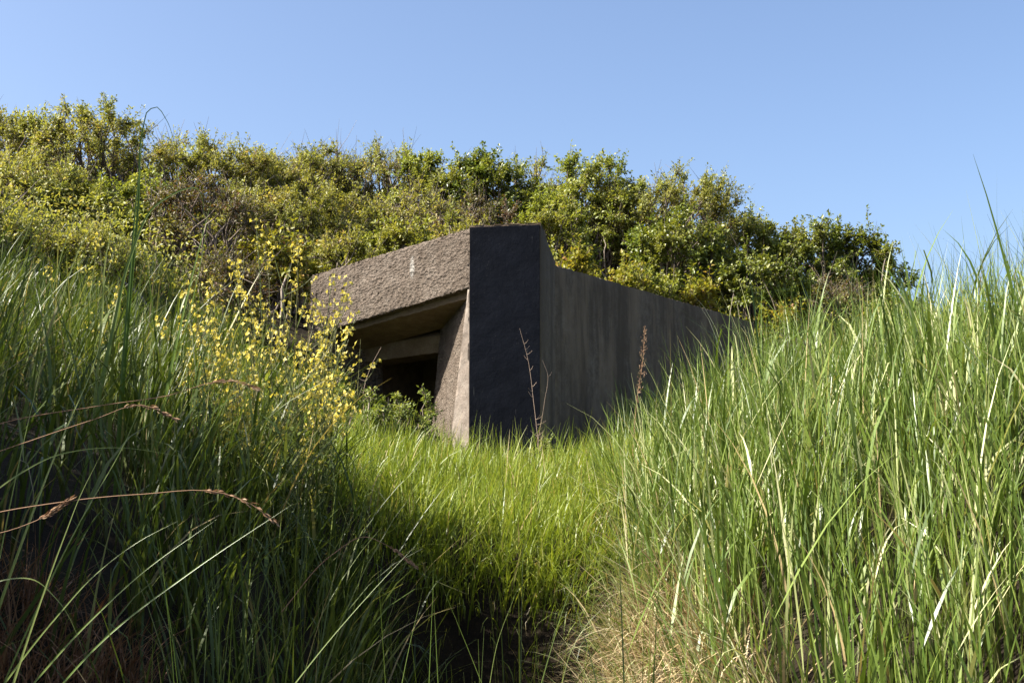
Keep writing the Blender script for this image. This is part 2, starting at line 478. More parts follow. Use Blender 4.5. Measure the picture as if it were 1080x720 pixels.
# ------------------------------------------------------------------ bunker
bunker = empty("bunker", (0, 12.2, EYE + 0.2))
tag(bunker, "weathered concrete bunker with a black painted pillar and a dark embrasure", "bunker")
BO = np.array(bunker.location)

def noise3(p, f, seed):
    """cheap smooth value noise"""
    q = p * f + seed * 17.3
    i = np.floor(q).astype(int); r = q - i; r = r * r * (3 - 2 * r)
    def h(a):
        n = (a[..., 0] * 374761393 + a[..., 1] * 668265263 + a[..., 2] * 2147483647 + seed * 144269) & 0x7fffffff
        n = (n ^ (n >> 13)) * 1274126177 & 0x7fffffff
        return ((n ^ (n >> 16)) & 0xffff) / 65535.0
    res = 0
    for dx in (0, 1):
        for dy in (0, 1):
            for dz in (0, 1):
                w = (r[..., 0] if dx else 1 - r[..., 0]) * (r[..., 1] if dy else 1 - r[..., 1]) * (r[..., 2] if dz else 1 - r[..., 2])
                res = res + w * h(i + np.array((dx, dy, dz)))
    return res - 0.5

def block(name, mat, bot, top, step=0.04, rough=0.0, freq=(14, 40), edge=0.015, parent=bunker, seed=1, cap=None):
    """closed hexahedron from 4 bottom + 4 top corners (ccw from above), faces subdivided and roughened"""
    c = np.array(list(bot) + list(top), float)
    quads = [(0, 1, 5, 4), (1, 2, 6, 5), (2, 3, 7, 6), (3, 0, 4, 7), (4, 5, 6, 7), (3, 2, 1, 0)]
    vs, fs, n = [], [], 0
    cen = c.mean(0)
    for q in quads:
        p = c[list(q)]
        lu = max(np.linalg.norm(p[1] - p[0]), np.linalg.norm(p[2] - p[3]))
        lv = max(np.linalg.norm(p[3] - p[0]), np.linalg.norm(p[2] - p[1]))
        nu = int(min(max(lu / step, 2), 160)); nv = int(min(max(lv / step, 2), 110))
        u = np.linspace(0, 1, nu + 1)[None, :, None]; v = np.linspace(0, 1, nv + 1)[:, None, None]
        g = (p[0] * (1 - u) + p[1] * u) * (1 - v) + (p[3] * (1 - u) + p[2] * u) * v
        nrm = np.cross(p[1] - p[0], p[3] - p[0]); nrm /= np.linalg.norm(nrm)
        if np.dot(nrm, p.mean(0) - cen) < 0: nrm = -nrm
        # soft worn edges
        du = np.minimum(u, 1 - u) * lu; dv = np.minimum(v, 1 - v) * lv
        e = np.minimum(du, dv)
        wear = noise3(g, 7, seed + 5)[..., None] + 0.7
        inset = np.clip(1 - e / (edge * 1.6), 0, 1) ** 2 * edge * 0.55 * wear
        gg = g - nrm * inset
        if rough:
            k = np.clip(e / 0.03, 0, 1)
            disp = sum(noise3(g, f, seed + j) / (1 + j) for j, f in enumerate(freq)) * rough
            gg = gg + nrm * disp[..., None] * k
        idx = np.arange((nu + 1) * (nv + 1)).reshape(nv + 1, nu + 1) + n
        f = np.stack([idx[:-1, :-1], idx[:-1, 1:], idx[1:, 1:], idx[1:, :-1]], -1).reshape(-1, 4)
        vs.append(gg.reshape(-1, 3)); fs.append(f); n += (nu + 1) * (nv + 1)
    o = mesh_obj(name, np.concatenate(vs) - BO, np.concatenate(fs), mat, parent)
    me = o.data
    # weld the seams
    import bmesh
    bm = bmesh.new(); bm.from_mesh(me)
    bmesh.ops.remove_doubles(bm, verts=bm.verts, dist=edge * 0.9)
    bmesh.ops.recalc_face_normals(bm, faces=bm.faces)
    bm.to_mesh(me); bm.free()
    me.polygons.foreach_set("use_smooth", np.ones(len(me.polygons), dtype=bool))
    try:
        me.set_sharp_from_angle(angle=rad(50))
    except Exception:
        pass
    return o

def P3(xy, z): return (xy[0], xy[1], z + EYE)
# pillar (concrete core, sloping top towards the back)
zt = 2.385
pf = [np.array((-.405, 12.0)), np.array((.275, 11.985)), np.array((.435, 12.66)), np.array((-.36, 12.66))]
block("pillar", M['concrete_wall'], [P3(p, -.3) for p in pf],
      [P3(pf[0], zt - .012), P3(pf[1], zt + .012), P3(pf[2], 2.13), P3(pf[3], 2.3)], step=0.035, rough=0.006, seed=3)
# black coating on the front of the pillar
cl = [np.array((-.402, 11.984)), np.array((.262, 11.969)), np.array((.262, 11.99)), np.array((-.402, 12.004))]
coat = block("black_coating", M['bitumen'], [P3(p, -.28) for p in cl],
             [P3(cl[0], zt - .035), P3(cl[1], zt - .012), P3(cl[2], zt - .012), P3(cl[3], zt - .035)], step=0.02, rough=0.004, freq=(5, 16), edge=0.006, seed=9)
coat["label"] = "scratched black paint coat on the front of the pillar"
# lintel
LEN = 2.05
def lp(s, dep): return A2 + DL * s + NI * dep
def ltop(s): return 2.355 - 0.135 * s
def lbot(s): return 1.775 - 0.165 * s
block("lintel", M['concrete_lintel'],
      [P3(lp(LEN, 0), lbot(LEN)), P3(lp(0.0, 0), lbot(0)), P3(lp(0.0, .5), lbot(0) + .0), P3(lp(LEN, .5), lbot(LEN))],
      [P3(lp(LEN, 0.02), ltop(LEN)), P3(lp(0.0, 0.02), ltop(0)), P3(lp(0.0, .5), ltop(0)), P3(lp(LEN, .5), ltop(LEN))],
      step=0.0125, rough=0.015, freq=(34, 55, 9), edge=0.02, seed=21)
# jamb: sloping sliver of front wall left of the pillar
def sj(z): return 0.035 + (1.775 - z) * 0.135
block("jamb", M['concrete_smooth'],
      [P3(lp(sj(-.2), .012), -.2), P3(lp(-.0, .012), -.2), P3(lp(0.0, .35), -.2), P3(lp(sj(-.2) + .02, .35), -.2)],
      [P3(lp(sj(1.77), .012), lbot(.04) - .003), P3(lp(-.0, .012), lbot(0) - .003), P3(lp(0, .35), lbot(0) - .003), P3(lp(sj(1.77) + .02, .35), lbot(.06) - .003)],
      step=0.025, rough=0.012, freq=(12, 35), edge=0.012, seed=31)
# splayed inner cheek
block("splay_cheek", M['concrete_rough'],
      [P3(lp(sj(-.2) + .012, .10), -.2), P3(lp(sj(-.2) - .02, .36), -.2), P3(lp(.75, .95), -.2), P3(lp(1.02, .64), -.2)],
      [P3(lp(.10, .10), 1.70), P3(lp(.06, .36), 1.70), P3(lp(.55, .95), 1.60), P3(lp(.82, .64), 1.60)],
      step=0.035, rough=0.012, freq=(10, 30), edge=0.012, seed=41)
# embrasure ceiling slab and step beam
def ce(s, z): return z - 0.15 * s
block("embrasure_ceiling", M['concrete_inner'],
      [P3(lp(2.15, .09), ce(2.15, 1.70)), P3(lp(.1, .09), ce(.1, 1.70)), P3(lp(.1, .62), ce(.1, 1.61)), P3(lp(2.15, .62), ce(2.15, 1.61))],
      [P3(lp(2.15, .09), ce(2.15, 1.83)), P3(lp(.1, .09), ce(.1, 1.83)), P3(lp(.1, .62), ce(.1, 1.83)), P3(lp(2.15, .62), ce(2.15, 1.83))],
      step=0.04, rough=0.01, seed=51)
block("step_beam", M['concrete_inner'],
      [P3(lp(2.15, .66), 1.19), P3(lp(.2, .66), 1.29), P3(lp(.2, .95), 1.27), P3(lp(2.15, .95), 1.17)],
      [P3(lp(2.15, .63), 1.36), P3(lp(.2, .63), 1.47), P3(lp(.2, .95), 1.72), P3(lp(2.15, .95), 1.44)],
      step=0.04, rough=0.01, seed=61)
# left cheek under the far end of the lintel
block("end_cheek", M['concrete_rough'],
      [P3(lp(LEN, .01), -.1), P3(lp(1.95, .01), -.1), P3(lp(1.8, .9), -.1), P3(lp(LEN, .9), -.1)],
      [P3(lp(LEN, .01), lbot(LEN) - .003), P3(lp(1.95, .01), lbot(1.95) - .003), P3(lp(1.8, .9), lbot(1.8) - .003), P3(lp(LEN, .9), lbot(LEN) - .003)],
      step=0.04, rough=0.02, seed=71)
# inner back wall
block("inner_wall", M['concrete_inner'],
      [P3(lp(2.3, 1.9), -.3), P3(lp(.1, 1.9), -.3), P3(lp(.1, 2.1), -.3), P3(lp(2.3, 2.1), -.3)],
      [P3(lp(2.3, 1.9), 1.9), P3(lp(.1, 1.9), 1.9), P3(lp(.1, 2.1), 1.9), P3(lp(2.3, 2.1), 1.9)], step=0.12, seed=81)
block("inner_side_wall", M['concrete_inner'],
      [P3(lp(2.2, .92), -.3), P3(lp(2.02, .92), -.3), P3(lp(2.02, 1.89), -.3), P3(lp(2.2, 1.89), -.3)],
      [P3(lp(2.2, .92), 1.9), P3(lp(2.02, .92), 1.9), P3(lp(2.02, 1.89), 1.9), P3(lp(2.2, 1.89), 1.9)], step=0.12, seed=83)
# pilaster between pillar and side wall, then the long side wall
def wp(s, dep): return W0 + DW * s + NW * dep
wz = 2.10
block("side_wall", M['concrete_wall'],
      [P3(wp(-.02, 0), -.3), P3(wp(5.4, 0), -.3), P3(wp(5.4, .4), -.3), P3(wp(-.02, .4), -.3)],
      [P3(wp(-.02, 0.015), wz), P3(wp(5.4, 0.015), wz - .03), P3(wp(5.4, .4), wz - .03), P3(wp(-.02, .4), wz)],
      step=0.045, rough=0.012, freq=(3, 12, 34), edge=0.025, seed=91)
# roof slab (a fan of two blocks: behind the lintel, behind the side wall)
block("roof_slab", M['concrete_rough'],
      [P3(lp(2.15, .46), 1.80), P3(lp(-.1, .46), 1.80), P3((1.9, 15.6), 1.80), P3((-.6, 16.2), 1.80)],
      [P3(lp(2.15, .46), 2.03), P3(lp(-.1, .46), 2.03), P3((1.9, 15.6), 2.03), P3((-.6, 16.2), 2.03)], step=0.1, rough=0.02, seed=95)
block("roof_slab", M['concrete_rough'],
      [P3((-.2, 12.7), 1.78), P3(wp(.1, .38), 1.78), P3(wp(5.3, .38), 1.78), P3((1.0, 16.4), 1.78)],
      [P3((-.2, 12.7), 2.015), P3(wp(.1, .38), 2.015), P3(wp(5.3, .38), 2.015), P3((1.0, 16.4), 2.015)], step=0.1, rough=0.02, seed=96)
# ------------------------------------------------------------------ bushes
KINDS = {
 #        leaf mat,   len, wid, per clump twigs, leaves per twig, clump r, bare twig fraction, colour lo/hi
 'olive':  ('lf_olive', .044, .023, 10, 24, .23, .12),
 'bright': ('lf_bright', .048, .030, 9, 24, .235, .04),
 'dark':   ('lf_dark', .058, .038, 9, 21, .25, .03),
 'young':  ('lf_young', .06, .037, 11, 18, .24, .02),
 'twiggy': ('lf_olive', .046, .024, 12, 15, .26, .34),
 'brown':  ('lf_brown', .044, .024, 13, 12, .25, .3),
}

def make_bush(name, label, px, pytop, pxw, D, kind, seed, openness=0.0, hang=1.0, cat="bush", low=None):
    rs = np.random.default_rng(seed)
    mk, ll, lw, ntw, nlf, cr, bare = KINDS[kind]
    if D < 13 and D > 8 and kind != 'weed': ll, lw, nlf = ll * .78, lw * .78, int(nlf * 1.35)
    top = ray(px, pytop, D)
    cx, cy = top[0], top[1]
    gz = float(ground_z(np.array([cx]), np.array([cy]))[0])
    W = pxw * D / F
    H = max(top[2] - gz, 0.5)
    base = np.array((cx, cy, gz - 0.03))
    root = empty(name, base)
    tag(root, label, cat, "scrub on the hillside behind the bunker")
    crown_h = min(H, max(W * 1.7, 0.9)) * hang
    rx, rz = W / 2, crown_h / 2
    cz = H - rz
    K = int(np.clip(4.3 * rx * rx * rz / cr ** 3 * 0.34 + 16, 26, 200) * (1 - .6 * openness))
    # lumpy envelope
    dirs = unit(rs.normal(size=(K, 3)))
    lob = unit(rs.normal(size=(7, 3))); la = rs.uniform(-.12, .15, 7)
    bump_r = 1 + sum(a * np.clip(dirs @ l, 0, 1) ** 3 for a, l in zip(la, lob))
    rr = rs.uniform(0.18, 1, K) ** 0.42 * bump_r
    cen = dirs * rr[:, None] * np.array((rx, rx * .85, rz)) * 0.86
    cen[:, 2] += cz
    cen[:, 2] = np.maximum(cen[:, 2], 0.12)
    # keep clumps above the sloping ground
    gzc = ground_z(cen[:, 0] + cx, cen[:, 1] + cy) - base[2]
    cen[:, 2] = np.maximum(cen[:, 2], gzc + 0.1)
    crk = cr * rs.uniform(.65, 1.3, K)
    # main limbs
    b0 = np.stack([rs.normal(0, .05 + .22 * rx, K) + .35 * cen[:, 0], rs.normal(0, .05 + .2 * rx, K) + .35 * cen[:, 1], np.zeros(K)], -1)
    b0[:, 2] = ground_z(b0[:, 0] + cx, b0[:, 1] + cy) - base[2] - .03
    ctrl = b0 * np.array((.7, .7, .4)) + cen * np.array((.2, .2, .6)) + rs.normal(0, .06 + .13 * rx, (K, 3)) * np.array((1, 1, .5))
    t = np.linspace(0, 1, 7)[None, :, None]
    sp = b0[:, None] * (1 - t) ** 2 + 2 * ctrl[:, None] * t * (1 - t) + cen[:, None] * t * t
    sp[:, 1:-1] += rs.normal(0, .018, (K, 5, 3))
    rad_ = (0.022 * min(H, 2.5) / 2)[None] if False else np.linspace(.016 + .006 * H, .005, 7)[None, :] * rs.uniform(.7, 1.2, (K, 1))
    v, f = tubes(sp, rad_, 4)
    wood = Geo(); wood.add(v, f, np.repeat(rs.uniform(0, 1, K), 28))
    # twigs
    nT = K * ntw
    kk = np.repeat(np.arange(K), ntw)
    td = unit(rs.normal(size=(nT, 3)) + np.array((0, 0, .55)) + unit(cen - np.array((0, 0, cz * .8)))[kk] * .55)
    tl = crk[kk] * rs.uniform(.55, 1.45, nT)
    isbare = rs.random(nT) < bare
    tl = np.where(isbare, tl * rs.uniform(1.1, 1.75, nT), tl)
    s0 = cen[kk] - td * 0.05
    tipw = rs.normal(0, .12, (nT, 3)) * tl[:, None]
    tt = np.linspace(0, 1, 3)[None, :, None]
    tsp = s0[:, None] + td[:, None] * tl[:, None, None] * tt + tipw[:, None] * tt * tt + np.array((0, 0, .12)) * (tt * tt) * tl[:, None, None]
    v, f = tubes(tsp, np.array([[.0055, .0038, .0015]]) * rs.uniform(.7, 1.1, (nT, 1)), 3)
    wood.add(v, f, np.repeat(np.where(isbare, rs.uniform(.5, 1, nT), rs.uniform(.1, .8, nT)), 9))
    wood.build("stems", M['bark'], root)
    # leaves along twigs
    live = np.where(~isbare)[0]
    lk = np.repeat(live, nlf)
    n = len(lk)
    u = rs.uniform(.08, 1.0, n) ** .75
    p = s0[lk] + td[lk] * (tl[lk] * u)[:, None] + tipw[lk] * (u * u)[:, None]
    p[:, 2] += .12 * u * u * tl[lk]
    off = unit(rs.normal(size=(n, 3)))
    p = p + off * rs.uniform(.005, .035, n)[:, None]
    ld = unit(off + td[lk] * .6 + rs.normal(0, .3, (n, 3)))
    outw = unit(p - np.array((0, 0, cz * .7)))
    nr = unit(rs.normal(size=(n, 3)) * .6 + outw * .8 + np.array((-.1, -.1, .7)))
    sz = rs.uniform(.6, 1.3, n)
    v, f = leaves(rs, p, ld, nr, ll * sz, lw * sz * rs.uniform(.8, 1.2, n))
    clump_tone = rs.normal(0, .16, K)[kk][lk]
    tone = np.clip(rs.beta(2.2, 2.4, n) * .9 + clump_tone + .03 * (u > .85), 0, 1)
    g = Geo(); g.add(v, f, np.repeat(tone, 4))
    c = g.build("crown", M[mk], root)
    c["kind"] = "stuff"
    return root

BUSHES = [
 # name, label, px, top, width, D, kind, openness
 ("hillside_bush", "olive bush cut off by the left edge on the skyline", -15, 110, 230, 18.5, 'olive', 0),
 ("hillside_bush", "olive bush on the skyline, highest at the far left", 90, 106, 170, 17.5, 'olive', .1),
 ("hillside_bush", "olive bush between the leafy left bush and the bare-twigged skyline", 168, 142, 150, 19, 'twiggy', 0),
 ("hillside_bush", "yellowish feathery bush topping the skyline above the yellow flowers", 232, 140, 160, 18.5, 'olive', 0),
 ("hillside_bush", "low olive skyline bush left of the bare twigs", 300, 154, 165, 20, 'olive', 0),
 ("hillside_bush", "sparse bush with bare grey twigs rising over the skyline", 348, 152, 150, 20.5, 'twiggy', 0),
 ("hillside_bush", "tall bare-twigged bush above the middle of the lintel", 408, 146, 150, 20.5, 'twiggy', 0),
 ("hillside_bush", "fresh green bush on the skyline left above the pillar", 460, 153, 130, 20, 'bright', 0),
 ("hillside_bush", "dark green bush on the skyline directly above the pillar", 515, 160, 120, 20, 'dark', 0),
 ("hillside_bush", "thin airy bush on the skyline just right of the pillar top", 560, 166, 100, 20.5, 'twiggy', 0),
 ("hillside_bush", "rounded light green bush behind the start of the side wall", 615, 168, 160, 20, 'bright', 0),
 ("hillside_bush", "largest rounded bush above the middle of the side wall", 698, 174, 200, 20, 'olive', 0),
 ("hillside_bush", "green bush stepping down the skyline right of the largest bush", 785, 226, 140, 20.5, 'bright', 0),
 ("small_tree", "small dark leafy tree near the right end of the skyline", 853, 231, 135, 20, 'dark', .1),
 ("small_tree", "small dark tree second from the right end of the skyline", 903, 240, 110, 20, 'dark', .1),
 ("small_tree", "lowest dark tree at the right end of the skyline", 930, 266, 75, 20, 'dark', .1),
 ("hillside_bush", "yellow-green bush at the left edge below the skyline", 30, 170, 200, 15.5, 'olive', 0),
 ("hillside_bush", "leafy bush below the loose leafy skyline bush at left", 128, 186, 150, 15.5, 'bright', .1),
 ("hillside_bush", "brownish half-bare thicket with a dark hollow above the yellow flowers", 212, 186, 140, 14.5, 'brown', 0),
 ("hillside_bush", "olive bush on the slope right of the dark hollow", 300, 192, 150, 17, 'olive', 0),
 ("hillside_bush", "olive bush on the slope above the left end of the lintel", 365, 196, 140, 17.5, 'olive', 0),
 ("hillside_bush", "twiggy olive bush on the slope above the middle of the lintel", 438, 196, 140, 17.8, 'twiggy', 0),
 ("hillside_bush", "brown-tinged bush on the slope behind the lintel's right end", 508, 204, 110, 17.5, 'brown', 0),
 ("hillside_bush", "dense green bush on the slope just behind the pillar top", 578, 208, 110, 18, 'bright', 0),
 ("hillside_bush", "shaded dark bush under the largest rounded bush", 715, 225, 120, 18.8, 'dark', 0),
 ("hillside_bush", "dark green bush hugging the slope left of the small trees", 800, 268, 120, 18.5, 'dark', 0),
 ("hillside_bush", "low brown-stemmed bush below the small dark trees", 868, 292, 110, 18.8, 'brown', 0),
 ("low_bush", "low yellowish bush peeping over the start of the side wall", 604, 262, 70, 16.6, 'young', 0),
 ("low_bush", "low yellow and pink tipped bush just above the side wall", 655, 266, 80, 17, 'young', 0),
 ("low_bush", "small pink-tipped bush above the far part of the side wall", 738, 296, 66, 17.6, 'young', 0),
 ("low_bush", "low leafy bush at the far end of the side wall", 800, 322, 90, 18, 'young', .1),
 ("low_bush", "small green bush between the yellowish bushes above the side wall", 694, 282, 60, 17.4, 'bright', 0),
 ("low_bush", "low green bush directly behind the middle of the lintel", 428, 232, 110, 16, 'bright', 0),
 ("low_bush", "low olive bush behind the left half of the lintel", 358, 240, 110, 15.6, 'olive', 0),
 ("low_bush", "low olive bush behind the lintel's right end", 490, 216, 90, 16.2, 'olive', 0),
 ("low_bush", "yellow-green bush left of the lintel behind the flowers", 296, 246, 100, 14.5, 'young', .1),
 ("low_bush", "shaded bush low on the slope behind the yellow flowers", 238, 262, 120, 12.8, 'brown', .1),
 ("low_bush", "green bush rising behind the left bank grass", 105, 246, 110, 11.8, 'olive', .1),
 ("low_bush", "olive bush behind the grass crest at the left edge", 10, 214, 150, 11.5, 'olive', .1),
 ("low_bush", "small green bush standing at the right end behind the bank grass", 940, 318, 70, 18, 'dark', .1),
]
for i, (nm, lab, px, pt, pw, D, kd, op) in enumerate(BUSHES):
    make_bush(nm, lab, px, pt, pw, D, kd, 100 + i, op, cat="tree" if nm == "small_tree" else "bush")

# undergrowth on the slope
rs = np.random.default_rng(7)
n = 5200
ux = rs.uniform(-9, 8, n); uy = rs.uniform(11.5, 25, n)
m_, _, _ = inside_depth(ux, uy)
ok = ((m_ > .9) | (ux < -2.6) | (ux > 4.2)) & (np.abs(ux) < .46 * uy)
ux, uy = ux[ok], uy[ok]; n = len(ux)
uz = ground_z(ux, uy)
k = 14
pb = np.repeat(np.stack([ux, uy, uz], -1), k, 0)
N = len(pb)
hh = rs.uniform(.02, .55, N)
pp = pb + np.stack([rs.normal(0, .11, N), rs.normal(0, .11, N), hh], -1)
v, f = leaves(rs, pp, rs.normal(size=(N, 3)), unit(rs.normal(size=(N, 3)) * .7 + np.array((-.1, 0, 1))), rs.uniform(.03, .075, N), rs.uniform(.015, .04, N))
g = Geo(); g.add(v, f, np.repeat(np.clip(np.repeat(rs.uniform(0, .7, n), k) + rs.uniform(0, .3, N), 0, 1), 4))
o = g.build("undergrowth", M['lf_olive'])
tag(o, "low leafy undergrowth covering the hillside between the bushes", "undergrowth", kind="stuff")

# ------------------------------------------------------------------ grass
def grass(name, label, mat, seed, n, xr, yr, keep, Lr, wr, lean_mu, lean_sd, curv, bias=None, bias_k=0.0, tone=(2.2, 2.6), S=5, cat="grass", lift=0.0, twist=.6, leafy=0.0):
    rs = np.random.default_rng(seed)
    # tussocks: cluster the roots
    nt = max(n // 14, 1)
    tx = rs.uniform(*xr, nt); ty = rs.uniform(*yr, nt)
    k = rs.integers(0, nt, n)
    spread = 0.05
    x = tx[k] + rs.normal(0, spread, n); y = ty[k] + rs.normal(0, spread, n)
    ok = keep(x, y, rs)
    m_, _, _ = inside_depth(x, y)
    ok &= ~((m_ > -.03) & (y < 17.5))
    ok &= ~((x > -.46) & (x < .5) & (y > 11.93) & (y < 12.8))
    x, y, k = x[ok], y[ok], k[ok]
    n = len(x)
    z = ground_z(x, y) - 0.02 + lift
    L = rs.uniform(*Lr, n) * (.8 + .4 * rs.random(nt)[k])
    w = rs.uniform(*wr, n)
    phi = np.arctan2(y - ty[k], x - tx[k]) + rs.normal(0, .6, n)
    if bias is not None:
        usebias = rs.random(n) < bias_k
        phi = np.where(usebias, bias + rs.normal(0, .5, n), phi)
    lean = np.abs(rs.normal(lean_mu, lean_sd, n))
    cv = rs.gamma(1.6, curv / 1.6, n)
    v, f, tt = blades(rs, np.stack([x, y, z], -1), L, w, phi, lean, cv, S=S, twist=twist)
    tn = np.clip(rs.beta(*tone, n) + rs.normal(0, .1, nt)[k], 0, 1)
    dead = rs.random(n) < .035
    tn = np.where(dead, 1.0, np.minimum(tn, .93))
    g = Geo(); g.add(v, f, np.repeat(tn, (S + 1) * 2), tt)
    if leafy:
        m = int(n * leafy); q = rs.integers(0, n, m)
        vv = v.reshape(n, S + 1, 2, 3).mean(2)
        u = rs.uniform(.22, .72, m) * S; i = u.astype(int); fr = (u - i)[:, None]
        b = vv[q, i] * (1 - fr) + vv[q, i + 1] * fr
        v2, f2, t2 = blades(rs, b, rs.uniform(.16, .40, m) * (L[q] / .65), w[q] * rs.uniform(.9, 1.35, m), rs.uniform(0, 6.283, m),
                            np.abs(rs.normal(.28, .14, m)), rs.gamma(1.6, .5, m), S=4, twist=.35)
        g.add(v2, f2, np.repeat(np.clip(tn[q] + rs.normal(.06, .12, m), 0, .95), 10), .5 + .5 * t2)
    o = g.build(name, mat)
    tag(o, label, cat, kind="stuff")
    return o

def foot_r(y):   # x of the foot of the right bank
    return np.interp(y, [2, 3, 4, 5, 6, 8, 10, 12, 17], [1.0, .75, .56, .52, .58, .72, .85, 1.0, 1.5])
def foot_l(y):
    return np.interp(y, [2, 3, 4, 5, 6, 7, 8, 10, 12], [-.6, -.5, -.45, -.5, -.58, -.72, -.95, -1.3, -1.7])
def infr(x, y, pad=.14):
    return np.abs(x) < (.4 + pad) * y + .25

grass("right_bank_grass", "tall blue-green grass covering the sunlit right bank", M['grass_right'], 11, 14000, (.4, 4.6), (1.6, 7.2),
      lambda x, y, r: (x > foot_r(y) + r.normal(0, .06, len(x))) & infr(x, y, .3) & ((y > 3.0) | (x > .5 * y)), (.34, .86), (.0055, .0108), .02, .11, .28, bias=math.pi * .95, bias_k=.2, tone=(2.0, 3.3), S=6, twist=1.4, leafy=.8)
grass("right_bank_grass", "tall grass standing on the far side of the right bank before the side wall", M['grass_right'], 12, 9600, (.4, 7.5), (7.1, 16.5),
      lambda x, y, r: (x > foot_r(y) + r.normal(0, .1, len(x))) & infr(x, y), (.36, .70), (.007, .013), .04, .14, .4, twist=1.2, S=4)
grass("saddle_grass", "short bright green grass on the saddle in front of the pillar", M['grass_saddle'], 13, 37000, (-3.0, 1.4), (6.9, 12.6),
      lambda x, y, r: (x > foot_l(y) - .25 - np.clip(y - 6.3, 0, 9) * .22 + r.normal(0, .1, len(x))) & (x < foot_r(y) + .15), (.13, .38), (.006, .0125), .06, .28, .9, bias=-.9, bias_k=.3, S=4, twist=1.0)
grass("saddle_grass", "longer tufts standing among the short grass below the dark opening", M['grass_saddle'], 23, 5200, (-2.2, .9), (7.2, 12.2),
      lambda x, y, r: (x > foot_l(y) - .9) & (r.random(len(x)) < np.where((x < -.5) & (y > 9), .9, .45)), (.24, .56), (.007, .012), .05, .2, .6, S=5, twist=1.0)
grass("saddle_grass", "arching blades hanging over the lip above the dark hollow", M['grass_saddle'], 24, 1100, (-.75, .6), (6.8, 7.2),
      lambda x, y, r: (np.abs(x) < 2), (.18, .36), (.006, .011), .35, .25, 1.2, bias=-1.4, bias_k=.7, S=6, twist=.8)
grass("left_bank_grass", "long grass, its green darkened for shade, drooping down the shaded left bank", M['grass_left'], 14, 12500, (-4.6, -.1), (2.2, 9.5),
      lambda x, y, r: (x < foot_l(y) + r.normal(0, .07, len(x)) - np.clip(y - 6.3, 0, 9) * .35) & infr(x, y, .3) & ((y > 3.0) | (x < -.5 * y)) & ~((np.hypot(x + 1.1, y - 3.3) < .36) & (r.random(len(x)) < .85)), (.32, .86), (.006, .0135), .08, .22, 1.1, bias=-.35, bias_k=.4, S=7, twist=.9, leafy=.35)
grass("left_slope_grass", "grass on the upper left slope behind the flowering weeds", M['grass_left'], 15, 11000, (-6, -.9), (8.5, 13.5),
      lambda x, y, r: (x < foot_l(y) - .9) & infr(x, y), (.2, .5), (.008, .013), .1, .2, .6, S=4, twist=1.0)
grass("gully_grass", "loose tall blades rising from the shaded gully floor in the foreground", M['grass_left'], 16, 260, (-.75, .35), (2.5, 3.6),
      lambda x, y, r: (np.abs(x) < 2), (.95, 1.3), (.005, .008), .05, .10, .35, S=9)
grass("gully_grass", "sparse short grass hanging over the dark earth of the gully", M['grass_saddle'], 17, 1700, (-.8, .75), (3.6, 6.8),
      lambda x, y, r: (r.random(len(x)) < np.interp(y, [3.6, 5.8, 6.6], [.05, .08, .6])), (.14, .34), (.0045, .008), .3, .25, .9, bias=-1.57, bias_k=.6, S=5)
grass("right_bank_grass", "broken and bent pale blades tangled in the right bank grass", M['grass_right'], 21, 1500, (.4, 4.0), (3.0, 7.5),
      lambda x, y, r: (x > foot_r(y)) & infr(x, y), (.35, .8), (.007, .013), .3, .25, 1.3, tone=(3.5, 1.6), S=7, twist=1.4)
grass("right_bank_grass", "short arching blades hanging over the left edge of the right bank", M['grass_right'], 22, 2600, (.3, 1.2), (3.4, 8.0),
      lambda x, y, r: (np.abs(x - foot_r(y)) < .16), (.25, .55), (.006, .010), .4, .25, 1.1, bias=-2.7, bias_k=.8, tone=(3.0, 1.8), S=7, twist=.8)
# dry thatch
grass("dry_thatch", "matted straw-coloured dead grass at the foot of the right bank", M['straw'], 18, 9000, (.25, 1.5), (3.2, 5.6),
      lambda x, y, r: (np.abs(x - foot_r(y) - .02) < .13 + .08 * r.random(len(x))), (.2, .45), (.004, .0085), .75, .3, .9, bias=-2.6, bias_k=.75, S=6)
grass("dry_thatch", "reddish dead grass matted in the shade at the lower left", M['dead_red'], 19, 5200, (-1.9, -.7), (3.1, 4.3),
      lambda x, y, r: (np.hypot(x + 1.2, (y - 3.42) * .9) < .34), (.15, .34), (.003, .0055), .6, .35, 1.2, bias=-.8, bias_k=.6, S=6)



# ------------------------------------------------------------------ single plants and stalks
def catmull(pts, n):
    p = np.asarray(pts, float)
    d = np.maximum(np.linalg.norm(np.diff(p, axis=0), axis=1), 1e-4)
    u = np.concatenate([[0], np.cumsum(d)])
    sl = np.diff(p, axis=0) / d[:, None]
    m = np.empty_like(p); m[0] = sl[0]; m[-1] = sl[-1]
    if len(p) > 2:
        m[1:-1] = (sl[:-1] * d[1:, None] + sl[1:] * d[:-1, None]) / (d[1:] + d[:-1])[:, None]
    q = np.linspace(0, u[-1], n); i = np.clip(np.searchsorted(u, q, 'right') - 1, 0, len(d) - 1)
    h = d[i][:, None]; t = ((q - u[i]) / d[i])[:, None]
    return ((2 * t**3 - 3 * t**2 + 1) * p[i] + (t**3 - 2 * t**2 + t) * h * m[i] + (-2 * t**3 + 3 * t**2) * p[i + 1] + (t**3 - t**2) * h * m[i + 1])

